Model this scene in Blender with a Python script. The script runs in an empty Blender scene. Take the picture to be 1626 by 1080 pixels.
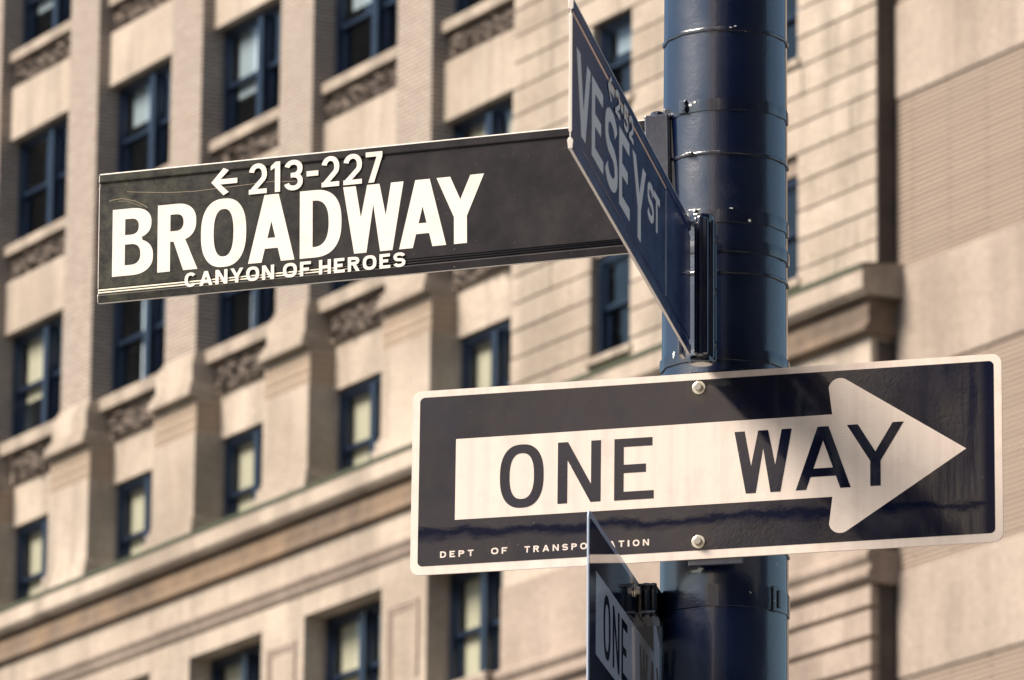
import bpy, bmesh, math, random
from mathutils import Vector, Matrix
from mathutils.geometry import tessellate_polygon

random.seed(7)
S = bpy.context.scene
COL = S.collection

# ------------------------------------------------------------------ camera
cam_d = bpy.data.cameras.new('camera')
cam = bpy.data.objects.new('camera', cam_d)
COL.objects.link(cam)
S.camera = cam
cam_d.sensor_width = 36.0
cam_d.lens = 227.6
cam_d.clip_start = 0.1
cam_d.clip_end = 2000
R_, D_, F_ = (0.99994587, -0.00247341, 0.01010592), (0.0104042, 0.23771904, -0.97127823), (0.0, 0.97133081, 0.23773191)
cam.matrix_world = Matrix(((R_[0], -D_[0], -F_[0], 0), (R_[1], -D_[1], -F_[1], 0), (R_[2], -D_[2], -F_[2], 1.6), (0, 0, 0, 1)))
cam_d.dof.use_dof = True
cam_d.dof.focus_distance = 9.76
cam_d.dof.aperture_fstop = 18.0
cam_d.dof.aperture_blades = 9

# ------------------------------------------------------------------ light
SUN_AZ = (-0.95, -0.30)
SUN_EL = math.radians(43)
world = bpy.data.worlds.new('World')
S.world = world
world.use_nodes = True
wn = world.node_tree
sky = wn.nodes.new('ShaderNodeTexSky')
sky.sky_type = 'NISHITA'
sky.sun_disc = False
sky.sun_elevation = SUN_EL
sky.sun_rotation = math.atan2(SUN_AZ[0], SUN_AZ[1])
sky.air_density = 1.4
sky.dust_density = 1.5
sky.ozone_density = 3.5
wn.links.new(sky.outputs[0], wn.nodes['Background'].inputs[0])
wn.nodes['Background'].inputs[1].default_value = 0.064
sun_d = bpy.data.lights.new('sun', 'SUN')
sun = bpy.data.objects.new('sun', sun_d)
COL.objects.link(sun)
sun_d.energy = 5.0
sun_d.angle = math.radians(28)
sun_d.color = (1.0, 0.87, 0.74)
h = math.hypot(*SUN_AZ)
sdir = Vector((SUN_AZ[0] / h * math.cos(SUN_EL), SUN_AZ[1] / h * math.cos(SUN_EL), math.sin(SUN_EL)))
sun.rotation_euler = sdir.to_track_quat('Z', 'Y').to_euler()
sun.location = (-30, -20, 60)
S.view_settings.view_transform = 'Standard'
S.view_settings.look = 'None'
S.view_settings.exposure = 0.74
S.view_settings.gamma = 1.0
S.cycles.use_denoising = True
S.cycles.max_bounces = 8
S.cycles.transparent_max_bounces = 12


# ------------------------------------------------------------------ helpers
class MB:
    def __init__(s):
        s.v = []
        s.f = []

    def add(s, vs, fs):
        b = len(s.v)
        s.v += [tuple(v) for v in vs]
        s.f += [tuple(b + i for i in f) for f in fs]

    def box(s, x0, x1, y0, y1, z0, z1):
        s.add([(x0, y0, z0), (x1, y0, z0), (x1, y1, z0), (x0, y1, z0), (x0, y0, z1), (x1, y0, z1), (x1, y1, z1), (x0, y1, z1)],
              [(0, 3, 2, 1), (4, 5, 6, 7), (0, 1, 5, 4), (1, 2, 6, 5), (2, 3, 7, 6), (3, 0, 4, 7)])

    def prism(s, prof, x0, x1):
        """profile of (y, z) points swept along x, closed, capped"""
        n = len(prof)
        vs = [(x0, y, z) for y, z in prof] + [(x1, y, z) for y, z in prof]
        fs = [(i, (i + 1) % n, n + (i + 1) % n, n + i) for i in range(n)]
        tri = tessellate_polygon([[Vector((y, z, 0)) for y, z in prof]])
        fs += [tuple(t) for t in tri] + [tuple(n + i for i in reversed(t)) for t in tri]
        s.add(vs, fs)

    def plate(s, loops, y0, y1):
        """polygon with holes in the (x, z) plane between y0 (front) and y1 (back)"""
        pts = [p for l in loops for p in l]
        n = len(pts)
        vs = [(x, y0, z) for x, z in pts] + [(x, y1, z) for x, z in pts]
        tri = tessellate_polygon([[Vector((x, z, 0)) for x, z in l] for l in loops])
        fs = [tuple(t) for t in tri] + [tuple(n + i for i in reversed(t)) for t in tri]
        b = 0
        for l in loops:
            m = len(l)
            for i in range(m):
                fs.append((b + i, b + (i + 1) % m, n + b + (i + 1) % m, n + b + i))
            b += m
        s.add(vs, fs)

    def tube(s, c0, c1, r, n=16, r1=None):
        c0, c1 = Vector(c0), Vector(c1)
        r1 = r if r1 is None else r1
        d = (c1 - c0).normalized()
        a = d.orthogonal().normalized()
        b = d.cross(a)
        vs = []
        for c, rr in ((c0, r), (c1, r1)):
            for i in range(n):
                t = 2 * math.pi * i / n
                vs.append(c + a * rr * math.cos(t) + b * rr * math.sin(t))
        fs = [(i, (i + 1) % n, n + (i + 1) % n, n + i) for i in range(n)]
        fs += [tuple(reversed(range(n))), tuple(range(n, 2 * n))]
        s.add(vs, fs)

    def build(s, name, mat, parent=None, bevel=0, smooth=False, seg=2):
        me = bpy.data.meshes.new(name)
        me.from_pydata(s.v, [], s.f)
        bm = bmesh.new()
        bm.from_mesh(me)
        bmesh.ops.recalc_face_normals(bm, faces=bm.faces)
        bm.to_mesh(me)
        bm.free()
        me.materials.append(mat)
        o = bpy.data.objects.new(name, me)
        COL.objects.link(o)
        if parent:
            o.parent = parent
        if smooth:
            for p in me.polygons:
                p.use_smooth = True
        if bevel:
            m = o.modifiers.new('bevel', 'BEVEL')
            m.width = bevel
            m.segments = seg
            m.limit_method = 'ANGLE'
            m.angle_limit = math.radians(35)
        return o


def tag(o, label, cat, group=None, kind=None):
    o['label'] = label
    if cat:
        o['category'] = cat
    if group:
        o['group'] = group
    if kind:
        o['kind'] = kind
    return o


def empty(name, loc=(0, 0, 0)):
    o = bpy.data.objects.new(name, None)
    o.empty_display_size = 0.2
    o.location = loc
    COL.objects.link(o)
    return o


def copy_obj(o, parent, loc):
    c = o.copy()
    COL.objects.link(c)
    c.parent = parent
    c.location = loc
    return c


# ------------------------------------------------------------------ materials
class NT:
    def __init__(s, name):
        s.m = bpy.data.materials.new(name)
        s.m.use_nodes = True
        s.t = s.m.node_tree
        s.b = s.t.nodes['Principled BSDF']
        s.tc = s.t.nodes.new('ShaderNodeTexCoord')

    def n(s, kind, **kw):
        nd = s.t.nodes.new('ShaderNode' + kind)
        for k, v in kw.items():
            if k.startswith('i_'):
                nd.inputs[k[2:].replace('_', ' ')].default_value = v
            else:
                setattr(nd, k, v)
        return nd

    def l(s, a, b):
        s.t.links.new(a, b)

    def map(s, scale=(1, 1, 1), loc=(0, 0, 0), rot=(0, 0, 0)):
        m = s.n('Mapping')
        m.inputs['Scale'].default_value = scale
        m.inputs['Location'].default_value = loc
        m.inputs['Rotation'].default_value = rot
        s.l(s.tc.outputs['Object'], m.inputs['Vector'])
        return m.outputs[0]

    def noise(s, scale, vec=None, detail=6, rough=0.6, dist=0.0):
        nd = s.n('TexNoise')
        nd.inputs['Scale'].default_value = scale
        nd.inputs['Detail'].default_value = detail
        nd.inputs['Roughness'].default_value = rough
        nd.inputs['Distortion'].default_value = dist
        s.l(vec if vec is not None else s.tc.outputs['Object'], nd.inputs['Vector'])
        return nd.outputs[0]

    def ramp(s, fac, p0, p1, c0=(0, 0, 0, 1), c1=(1, 1, 1, 1)):
        r = s.n('ValToRGB')
        r.color_ramp.elements[0].position = p0
        r.color_ramp.elements[1].position = p1
        r.color_ramp.elements[0].color = c0
        r.color_ramp.elements[1].color = c1
        s.l(fac, r.inputs[0])
        return r.outputs[0]

    def mix(s, fac, a, b, mode='MIX'):
        m = s.n('Mix', data_type='RGBA', blend_type=mode)
        for sock, v in ((m.inputs[0], fac), (m.inputs[6], a), (m.inputs[7], b)):
            if isinstance(v, (int, float)):
                sock.default_value = v
            elif isinstance(v, tuple):
                sock.default_value = v if len(v) == 4 else (*v, 1)
            else:
                s.l(v, sock)
        return m.outputs[2]

    def math(s, op, a, b=0.0):
        m = s.n('Math', operation=op)
        for sock, v in ((m.inputs[0], a), (m.inputs[1], b)):
            if isinstance(v, (int, float)):
                sock.default_value = v
            else:
                s.l(v, sock)
        return m.outputs[0]

    def bump(s, height, strength, dist):
        b = s.n('Bump')
        b.inputs['Strength'].default_value = strength
        b.inputs['Distance'].default_value = dist
        s.l(height, b.inputs['Height'])
        s.l(b.outputs[0], s.b.inputs['Normal'])

    def sep(s):
        x = s.n('SeparateXYZ')
        s.l(s.tc.outputs['Object'], x.inputs[0])
        return x.outputs

    def out(s, col=None, rough=None, metal=None, spec=None):
        for k, v in (('Base Color', col), ('Roughness', rough), ('Metallic', metal), ('Specular IOR Level', spec)):
            if v is None:
                continue
            sock = s.b.inputs[k]
            if isinstance(v, (int, float)):
                sock.default_value = v
            elif isinstance(v, tuple):
                sock.default_value = v if len(v) == 4 else (*v, 1)
            else:
                s.l(v, sock)
        return s.m


def stone(name, base, dark, brown=None, big=0.35, amount=0.5, bump=0.3):  # blotched, rain-streaked masonry
    t = NT(name)
    a = t.noise(big, detail=5)
    c = t.mix(t.ramp(a, 0.38, 0.66), base, dark)
    st = t.noise(1.0, t.map((1.6, 1.6, 0.22)), detail=9, rough=0.68)
    c = t.mix(t.math('MULTIPLY', t.ramp(st, 0.46, 0.72), amount), c, tuple(x * 0.52 for x in base))
    if brown:
        bn = t.noise(0.9, detail=5)
        c = t.mix(t.ramp(bn, 0.4, 0.65), c, brown)
    isl = t.n('NewGeometry').outputs['Random Per Island']
    c = t.mix(1.0, c, t.ramp(isl, 0.0, 1.0, (0.88, 0.87, 0.86, 1), (1.06, 1.06, 1.06, 1)), 'MULTIPLY')
    fn = t.noise(14, detail=4)
    c = t.mix(0.4, c, t.ramp(fn, 0.3, 0.75, (0.45, 0.43, 0.40, 1), (1.2, 1.2, 1.2, 1)), 'MULTIPLY')
    t.bump(fn, bump, 0.02)
    return t.out(c, 0.85, spec=0.25)


def brick(name, c1, c2, mort, bw, bh, ms=0.012, rot=(math.pi / 2, 0, 0)):
    t = NT(name)
    b = t.n('TexBrick')
    b.inputs['Color1'].default_value = (*c1, 1)
    b.inputs['Color2'].default_value = (*c2, 1)
    b.inputs['Mortar'].default_value = (*mort, 1)
    b.inputs['Scale'].default_value = 1.0
    b.inputs['Mortar Size'].default_value = ms
    b.inputs['Brick Width'].default_value = bw
    b.inputs['Row Height'].default_value = bh
    sx = t.sep()
    # brick runs along x on fronts and along y on side faces: use x + y as the running coordinate
    cb = t.n('CombineXYZ')
    t.l(t.math('ADD', sx[0], sx[1]), cb.inputs[0])
    t.l(sx[2], cb.inputs[1])
    t.l(cb.outputs[0], b.inputs['Vector'])
    bn = t.noise(0.5, detail=5)
    c = t.mix(t.math('MULTIPLY', t.ramp(bn, 0.4, 0.7), 0.6), b.outputs[0], tuple(x * 0.55 for x in c1))
    t.bump(b.outputs[1], 0.5, -0.01)
    return t.out(c, 0.9, spec=0.2)


M_STONE = stone('limestone', (0.52, 0.455, 0.385), (0.33, 0.28, 0.23), amount=1.0, bump=0.8)
M_STONE2 = stone('weathered_limestone', (0.41, 0.34, 0.29), (0.29, 0.24, 0.20), big=0.5, amount=0.8)
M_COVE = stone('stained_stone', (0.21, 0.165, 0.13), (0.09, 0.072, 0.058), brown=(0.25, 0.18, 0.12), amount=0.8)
M_CARVE = stone('sooty_carved_stone', (0.20, 0.165, 0.14), (0.075, 0.063, 0.057), big=4.0, amount=0.8, bump=1.0)
M_SLAB = stone('smooth_stone_band', (0.48, 0.41, 0.355), (0.33, 0.28, 0.235), big=0.22, amount=0.8, bump=0.1)
M_BRICK = brick('buff_brick', (0.54, 0.475, 0.41), (0.42, 0.36, 0.31), (0.13, 0.105, 0.09), 0.24, 0.072, 0.016)
M_BRICK2 = brick('ribbed_brick', (0.45, 0.375, 0.31), (0.37, 0.305, 0.25), (0.13, 0.10, 0.08), 1.9, 0.071, 0.022)
M_KEY = brick('key_pattern_stone', (0.45, 0.37, 0.29), (0.42, 0.345, 0.27), (0.30, 0.235, 0.18), 0.12, 0.12, 0.02)
M_FLASH = NT('green_flashing').out((0.045, 0.055, 0.03), 0.7)
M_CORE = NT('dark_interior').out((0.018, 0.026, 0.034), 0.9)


def frame_mat():
    t = NT('navy_window_paint')
    n = t.noise(6)
    return t.out(t.mix(t.ramp(n, 0.3, 0.7), (0.006, 0.013, 0.030), (0.014, 0.026, 0.052)), 0.3, spec=0.5)


M_FRAME = frame_mat()


def glass_mat():
    t = NT('window_glass')
    nt = t.t
    tr = nt.nodes.new('ShaderNodeBsdfTransparent')
    tr.inputs[0].default_value = (0.82, 0.88, 0.90, 1)
    gl = nt.nodes.new('ShaderNodeBsdfGlossy')
    gl.inputs['Roughness'].default_value = 0.03
    gl.inputs['Color'].default_value = (0.9, 0.95, 1, 1)
    lw = nt.nodes.new('ShaderNodeLayerWeight')
    lw.inputs[0].default_value = 0.5
    refl = t.math('ADD', t.math('MULTIPLY', t.math('POWER', lw.outputs['Facing'], 4.0), 1.0), 0.07)
    n = t.noise(1.3, detail=2)
    b = nt.nodes.new('ShaderNodeBump')
    b.inputs['Strength'].default_value = 0.15
    b.inputs['Distance'].default_value = 0.05
    nt.links.new(n, b.inputs['Height'])
    nt.links.new(b.outputs[0], gl.inputs['Normal'])
    mx = nt.nodes.new('ShaderNodeMixShader')
    nt.links.new(refl, mx.inputs[0])
    nt.links.new(tr.outputs[0], mx.inputs[1])
    nt.links.new(gl.outputs[0], mx.inputs[2])
    nt.links.new(mx.outputs[0], nt.nodes['Material Output'].inputs[0])
    nt.nodes.remove(t.b)
    return t.m


M_GLASS = glass_mat()


def cloth(name, col):
    t = NT(name)
    n = t.noise(1.0, t.map((9, 9, 0.6)))
    return t.out(t.mix(t.ramp(n, 0.3, 0.7), tuple(c * 0.8 for c in col), col), 0.9)


M_BLIND = cloth('cream_blind', (0.70, 0.61, 0.44))
M_BLIND2 = cloth('grey_blind', (0.42, 0.47, 0.50))
M_REFL = cloth('white_reflection', (0.80, 0.84, 0.90))  # bright reflections in the panes, painted as pale strips behind the glass


def pole_paint(name, c0, c1, chips=0.0):
    t = NT(name)
    n = t.noise(3.5, detail=5)
    c = t.mix(t.ramp(n, 0.35, 0.7), c0, c1)
    d = t.noise(9, t.map((1, 1, 0.35)), detail=8, rough=0.7)
    c = t.mix(t.math('MULTIPLY', t.ramp(d, 0.58, 0.75), 0.35), c, (0.09, 0.085, 0.08))
    sp = t.noise(95, detail=2, rough=0.5)
    c = t.mix(t.ramp(sp, 0.775 - chips, 0.79 - chips), c, (0.55, 0.55, 0.52))
    fine = t.noise(330, detail=3, rough=0.6)
    mid = t.noise(60, detail=4)
    hsum = t.math('ADD', fine, t.math('MULTIPLY', mid, 1.5))
    t.bump(hsum, 0.22, 0.0012)
    r = t.ramp(t.noise(12, detail=5), 0.3, 0.7, (0.16, 0.16, 0.16, 1), (0.30, 0.30, 0.30, 1))
    t.b.inputs['IOR'].default_value = 2.0
    t.b.inputs['Coat Weight'].default_value = 0.6
    t.b.inputs['Coat Roughness'].default_value = 0.06
    return t.out(c, r, spec=0.5)


M_POLE = pole_paint('navy_pole_paint', (0.0010, 0.0055, 0.026), (0.002, 0.009, 0.036))
M_STRAP = pole_paint('chipped_navy_paint', (0.0010, 0.0040, 0.018), (0.002, 0.006, 0.025), chips=0.03)
M_CHIP = NT('bare_chip').out((0.62, 0.68, 0.66), 0.5)
M_BOLT = NT('galvanised_bolt').out((0.80, 0.74, 0.60), 0.28, metal=0.85)
M_HEAD = NT('dull_bolt_head').out((0.50, 0.46, 0.40), 0.33, metal=0.9)
M_EDGE = NT('worn_aluminium_edge').out((0.85, 0.80, 0.74), 0.4, metal=0.3)


def face_mat(name, base, dust, dustx=None, film=None, streaks=False, rough=(0.16, 0.34), spec=0.5, dust_and_reflections=False, ior=1.5):
    """dark sign sheeting with dust, specks and painted dark reflections"""
    t = NT(name)
    n1 = t.noise(13, detail=8, rough=0.65)
    n2 = t.noise(120, detail=4, rough=0.7)
    sx = t.sep()
    c = t.mix(t.math('MULTIPLY', t.ramp(n1, 0.35, 0.72), 0.75), base, tuple(x * 2.0 for x in base))
    if dust_and_reflections:
        c = t.mix(t.math('MULTIPLY', t.ramp(t.noise(17, detail=10, rough=0.78), 0.40, 0.66), .55), c, (0.030, 0.026, 0.022))
    rg = t.ramp(n1, 0.3, 0.75, (rough[0],) * 3 + (1,), (rough[1],) * 3 + (1,))
    if dustx:
        mr = t.n('MapRange')
        mr.inputs[1].default_value, mr.inputs[2].default_value = dustx
        mr.inputs[3].default_value, mr.inputs[4].default_value = 1.0, 0.0
        t.l(sx[0], mr.inputs[0])
        f = t.math('MULTIPLY', mr.outputs[0], t.ramp(t.noise(34, detail=10, rough=0.8), 0.40, 0.66))
        c = t.mix(f, c, dust)
    if dust_and_reflections:
        # dark reflections painted into the colour: a wavy band low on the panel and streaks near the right end
        wob = t.math('MULTIPLY', t.math('SUBTRACT', t.noise(9, t.map((1.0, 1, 2.2)), detail=7, rough=0.7), 0.5), 0.055)
        zz = t.math('ADD', sx[2], wob)
        band = t.math('MULTIPLY', t.ramp(zz, 0.0, 1.0), 1.0)
        m1 = t.n('MapRange', interpolation_type='SMOOTHSTEP')
        m1.inputs[1].default_value, m1.inputs[2].default_value = -0.098, -0.083
        t.l(zz, m1.inputs[0])
        m2 = t.n('MapRange', interpolation_type='SMOOTHSTEP')
        m2.inputs[1].default_value, m2.inputs[2].default_value = -0.072, -0.082
        t.l(zz, m2.inputs[0])
        f1 = t.math('MULTIPLY', m1.outputs[0], m2.outputs[0])
        st = t.noise(1.0, t.map((55, 1, 5)), detail=6, rough=0.7)
        mx = t.n('MapRange', interpolation_type='SMOOTHSTEP')
        mx.inputs[1].default_value, mx.inputs[2].default_value = 0.29, 0.38
        t.l(sx[0], mx.inputs[0])
        f2 = t.math('MULTIPLY', t.ramp(st, 0.42, 0.62), mx.outputs[0])
        me = t.n('MapRange', interpolation_type='SMOOTHSTEP')
        me.inputs[1].default_value, me.inputs[2].default_value = 0.418, 0.436
        t.l(sx[0], me.inputs[0])
        f = t.math('MAXIMUM', t.math('MAXIMUM', f1, t.math('MULTIPLY', f2, 0.8)), me.outputs[0])
        c = t.mix(f, c, (0.003, 0.005, 0.018))
        spec = t.math('MULTIPLY', t.math('SUBTRACT', 1.0, t.math('MULTIPLY', f, .8)), .5)
        for zc in (.1222, -.1197):
            dx = t.math('ADD', sx[0], .007)
            dz = t.math('SUBTRACT', sx[2], zc)
            rr = t.math('SQRT', t.math('ADD', t.math('MULTIPLY', dx, dx), t.math('MULTIPLY', dz, dz)))
            mr_ = t.n('MapRange', interpolation_type='SMOOTHSTEP')
            mr_.inputs[1].default_value, mr_.inputs[2].default_value = 0.030, 0.012
            t.l(t.math('ADD', rr, t.math('MULTIPLY', t.math('SUBTRACT', n1, .5), .02)), mr_.inputs[0])
            c = t.mix(t.math('MULTIPLY', mr_.outputs[0], .45), c, (0.030, 0.026, 0.022))
    sp = t.ramp(t.noise(210, detail=2), 0.74, 0.78)
    c = t.mix(t.math('MULTIPLY', sp, 0.5), c, (0.35, 0.32, 0.28))
    t.bump(t.math('ADD', t.math('MULTIPLY', n2, 0.35), t.math('MULTIPLY', t.noise(6, detail=2), 2.2)) if dust_and_reflections else n2, 0.06 if not dust_and_reflections else 0.12, 0.0006 if not dust_and_reflections else 0.0009)
    t.b.inputs['IOR'].default_value = ior
    return t.out(c, rg, spec=spec)


M_BWFACE = face_mat('dusty_black_sheeting', (0.012, 0.0105, 0.012), (0.075, 0.078, 0.052), (-0.80, -0.25), rough=(0.28, 0.45), spec=0.25)
M_VSFACE = face_mat('navy_sheeting', (0.010, 0.022, 0.090), (0.1, 0.1, 0.1), rough=(0.18, 0.30), spec=0.2)
M_OWFACE = face_mat('black_sheeting', (0.006, 0.0065, 0.015), (0.1, 0.1, 0.1), rough=(0.03, 0.08), spec=0.5, dust_and_reflections=True, ior=1.8)
M_OWFACE2 = face_mat('glossy_black_sheeting', (0.012, 0.016, 0.03), (0.1, 0.1, 0.1), rough=(0.03, 0.06), spec=0.5)


def white_mat(name, col, tint, stripes=True, rough=0.35):
    t = NT(name)
    c = col
    if stripes:
        s1 = t.noise(1.0, t.map((48, 1, 0.4)), detail=2, rough=0.5)
        c = t.mix(t.math('MULTIPLY', t.ramp(s1, 0.40, 0.66), 0.45), col, tint)
        vo = t.n('TexVoronoi')
        vo.feature = 'DISTANCE_TO_EDGE'
        vo.inputs['Scale'].default_value = 210
        vo.inputs['Randomness'].default_value = 0.1
        t.l(t.map((1, 0, 1)), vo.inputs['Vector'])
        c = t.mix(t.ramp(vo.outputs['Distance'], 0.03, 0.09, (0.22, 0.22, 0.22, 1), (0, 0, 0, 1)), c, tuple(x * 0.78 for x in tint))
    g2 = t.noise(1.0, t.map((300, 1, 60), rot=(0, 0.5, 0)), detail=3)
    c = t.mix(t.math('MULTIPLY', t.ramp(g2, 0.70, 0.76), 0.35), c, (0.25, 0.22, 0.19))
    d = t.noise(18, detail=7, rough=0.7)
    c = t.mix(t.math('MULTIPLY', t.ramp(d, 0.50, 0.75), 0.45), c, tuple(x * 0.8 for x in tint))
    return t.out(c, rough, spec=0.4)


M_OWWHITE = white_mat('white_prismatic_sheeting', (0.74, 0.66, 0.59), (0.61, 0.50, 0.46))
M_BWWHITE = white_mat('white_lettering', (0.81, 0.77, 0.70), (0.67, 0.63, 0.56), stripes=False)
M_VSWHITE = white_mat('grey_white_lettering', (0.82, 0.82, 0.82), (0.72, 0.70, 0.70), stripes=False)
M_OWBLACK = face_mat('black_lettering', (0.005, 0.006, 0.015), (0.1, 0.1, 0.1), rough=(0.03, 0.08), ior=1.8)
M_OWBLACK2 = face_mat('dark_lettering', (0.012, 0.016, 0.03), (0.1, 0.1, 0.1), rough=(0.04, 0.08))


def worn_mat():
    t = NT('worn_ridge')
    sx = t.sep()
    mr = t.n('MapRange')
    mr.inputs[1].default_value, mr.inputs[2].default_value = -0.62, -0.18
    mr.inputs[3].default_value, mr.inputs[4].default_value = 1.0, 0.0
    t.l(sx[0], mr.inputs[0])
    n = t.noise(1.0, t.map((40, 60, 220)), detail=5)
    f = t.math('GREATER_THAN', t.math('ADD', mr.outputs[0], t.math('MULTIPLY', n, 0.6)), 0.72)
    return t.out(t.mix(f, (0.024, 0.022, 0.026), (0.72, 0.68, 0.58)), 0.4)


M_WORN = worn_mat()


# ------------------------------------------------------------------ letters
def sup(cx, cy, rx, ry, a0, a1, n=22, e=2.45):
    out = []
    for i in range(n + 1):
        a = math.radians(a0 + (a1 - a0) * i / n)
        c, s = math.cos(a), math.sin(a)
        out.append((cx + rx * math.copysign(abs(c) ** (2 / e), c), cy + ry * math.copysign(abs(s) ** (2 / e), s)))
    return out


def isect(p, q, r, s):
    (x1, y1), (x2, y2), (x3, y3), (x4, y4) = p, q, r, s
    d = (x1 - x2) * (y3 - y4) - (y1 - y2) * (x3 - x4)
    a, b = x1 * y2 - y1 * x2, x3 * y4 - y3 * x4
    return ((a * (x3 - x4) - (x1 - x2) * b) / d, (a * (y3 - y4) - (y1 - y2) * b) / d)


def stroke(path, t, th=None):
    """outline of a centre line; t = thickness across, th = thickness where the line runs level"""
    th = t if th is None else th
    L, Rr = [], []
    n = len(path)
    for i, (x, y) in enumerate(path):
        a = path[max(i - 1, 0)]
        b = path[min(i + 1, n - 1)]
        dx, dy = b[0] - a[0], b[1] - a[1]
        m = math.hypot(dx, dy) or 1
        dx, dy = dx / m, dy / m
        k = 0.5 * (t * abs(dy) + th * abs(dx)) / max(abs(dx) + abs(dy), 1e-6) * 1.0
        k = 0.5 * math.sqrt((t * dy) ** 2 + (th * dx) ** 2)
        L.append((x - dy * k, y + dx * k))
        Rr.append((x + dy * k, y - dx * k))
    return L + Rr[::-1]


def glyph(ch, w, h, t, th):
    """list of pieces, each a list of loops (outer first)"""
    a = t * 1.06
    ap = t * 0.56
    if ch == 'I':
        return [[[(0, 0), (w, 0), (w, h), (0, h)]]]
    if ch == '-':
        return [[[(0, h * .41), (w, h * .41), (w, h * .41 + th * 1.15), (0, h * .41 + th * 1.15)]]]
    if ch == 'E':
        return [[[(0, 0), (w, 0), (w, th), (t, th), (t, h * .5 - th * .45), (w * .80, h * .5 - th * .45), (w * .80, h * .5 + th * .55), (t, h * .5 + th * .55), (t, h - th), (w * .96, h - th), (w * .96, h), (0, h)]]]
    if ch == 'F':
        return [[[(0, 0), (t, 0), (t, h * .47 - th * .5), (w * .82, h * .47 - th * .5), (w * .82, h * .47 + th * .5), (t, h * .47 + th * .5), (t, h - th), (w, h - th), (w, h), (0, h)]]]
    if ch == 'H':
        return [[[(0, 0), (t, 0), (t, h * .5 - th * .5), (w - t, h * .5 - th * .5), (w - t, 0), (w, 0), (w, h), (w - t, h), (w - t, h * .5 + th * .5), (t, h * .5 + th * .5), (t, h), (0, h)]]]
    if ch == 'T':
        return [[[(w / 2 - t / 2, 0), (w / 2 + t / 2, 0), (w / 2 + t / 2, h - th), (w, h - th), (w, h), (0, h), (0, h - th), (w / 2 - t / 2, h - th)]]]
    if ch == 'N':
        d = t * 1.05
        e = h * t / (w - d)
        return [[[(0, 0), (t, 0), (t, h - e), (w - d, 0), (w, 0), (w, h), (w - t, h), (w - t, e), (d, h), (0, h)]]]
    if ch in 'O0':
        return [[sup(w / 2, h / 2, w / 2, h / 2, 0, 354, 59), sup(w / 2, h / 2, w / 2 - t, h / 2 - th, 0, 354, 59)]]
    if ch == 'D':
        x0 = w * .34
        return [[[(0, 0)] + sup(x0, h / 2, w - x0, h / 2, -90, 90, 40, 2.5) + [(0, h)],
                 [(t, th)] + sup(x0, h / 2, w - x0 - t, h / 2 - th, -90, 90, 40, 2.5) + [(t, h - th)]]]
    if ch == 'B':
        x0 = w * .45
        hb = h * .535
        lo = sup(x0, hb / 2, w - x0, hb / 2, -90, 62, 26, 2.4)
        up = sup(x0, (hb + h) / 2, w * .955 - x0, (h - hb) / 2, -62, 90, 26, 2.4)
        return [[[(0, 0)] + lo + up + [(0, h)],
                 [(t, th)] + sup(x0, (th + hb - th * .45) / 2, w - x0 - t, (hb - th * 1.45) / 2, -90, 90, 24, 2.4) + [(t, hb - th * .45)],
                 [(t, hb + th * .45)] + sup(x0, (hb + th * .45 + h - th) / 2, w * .955 - x0 - t, (h - hb - th * 1.45) / 2, -90, 90, 24, 2.4) + [(t, h - th)]]]
    if ch in 'RP':
        x0 = w * .45
        hb = h * (.44 if ch == 'R' else .40)
        yc, ry = (hb + h) / 2, (h - hb) / 2
        hole = [(t, hb + th)] + sup(x0, yc, w * .96 - x0 - t, ry - th, -90, 90, 26, 2.4) + [(t, h - th)]
        if ch == 'P':
            return [[[(0, 0), (t, 0), (t, hb)] + sup(x0, yc, w - x0, ry, -90, 90, 30, 2.4) + [(0, h)], hole]]
        bowl = sup(x0, yc, w * .96 - x0, ry, -66, 90, 30, 2.4)
        return [[[(0, 0), (t, 0), (t, hb), (w * .40, hb), (w - a * 1.06, 0), (w, 0)] + bowl + [(0, h)], hole]]
    if ch == 'A':
        s = (w / 2 - ap) / h
        y1 = h * .20
        y2 = y1 + th
        ya = (w / 2 - a) / s
        xa = t * .0
        return [[[(0, 0), (a, 0), (a + s * y1, y1), (w - a - s * y1, y1), (w - a, 0), (w, 0), (w / 2 + ap, h), (w / 2 - ap, h)],
                 [(a + s * y2, y2), (w - a - s * y2, y2), (w / 2, ya)]]]
    if ch == 'V':
        s = (w / 2 - ap) / h
        yi = h - (w / 2 - a) / s
        return [[[(0, h), (a, h), (w / 2, yi), (w - a, h), (w, h), (w / 2 + ap, 0), (w / 2 - ap, 0)]]]
    if ch == 'W':
        x1, x2 = w * .285, w * .715
        b = t * .52
        i1 = isect((a, h), (x1 + b, 0 - 0 * h), (w / 2 - b, h), (x1 - b, 0))
        i1 = isect((a, h), (a + (x1 - b), 0), (w / 2 - b, h), (w / 2 - b - (w / 2 - x1 - b) - 0.0, 0)) if False else i1
        lo = isect((0, h), (x1 - b, 0), (0, 0), (1, 0))
        inL = isect((a, h), (a + (x1 - b), 0), (w / 2 - b, h), (x1 + b - a + 0.0 * w, 0))
        inR = (w - inL[0], inL[1])
        mid = isect((x1 + b, 0), (w / 2 + b * .15, h * .80), (w / 2, 0), (w / 2, h))
        return [[[(0, h), (a, h), inL, (w / 2 - b, h), (w / 2 + b, h), inR, (w - a, h), (w, h), (x2 + b, 0), (x2 - b, 0), mid, (x1 + b, 0), (x1 - b, 0)]]]
    if ch == 'Y':
        yk = h * .40
        i = isect((a, h), (a + w / 2 - t / 2, yk), (w / 2, 0), (w / 2, h))
        return [[[(0, h), (a, h), i, (w - a, h), (w, h), (w / 2 + t / 2, yk), (w / 2 + t / 2, 0), (w / 2 - t / 2, 0), (w / 2 - t / 2, yk)]]]
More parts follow.
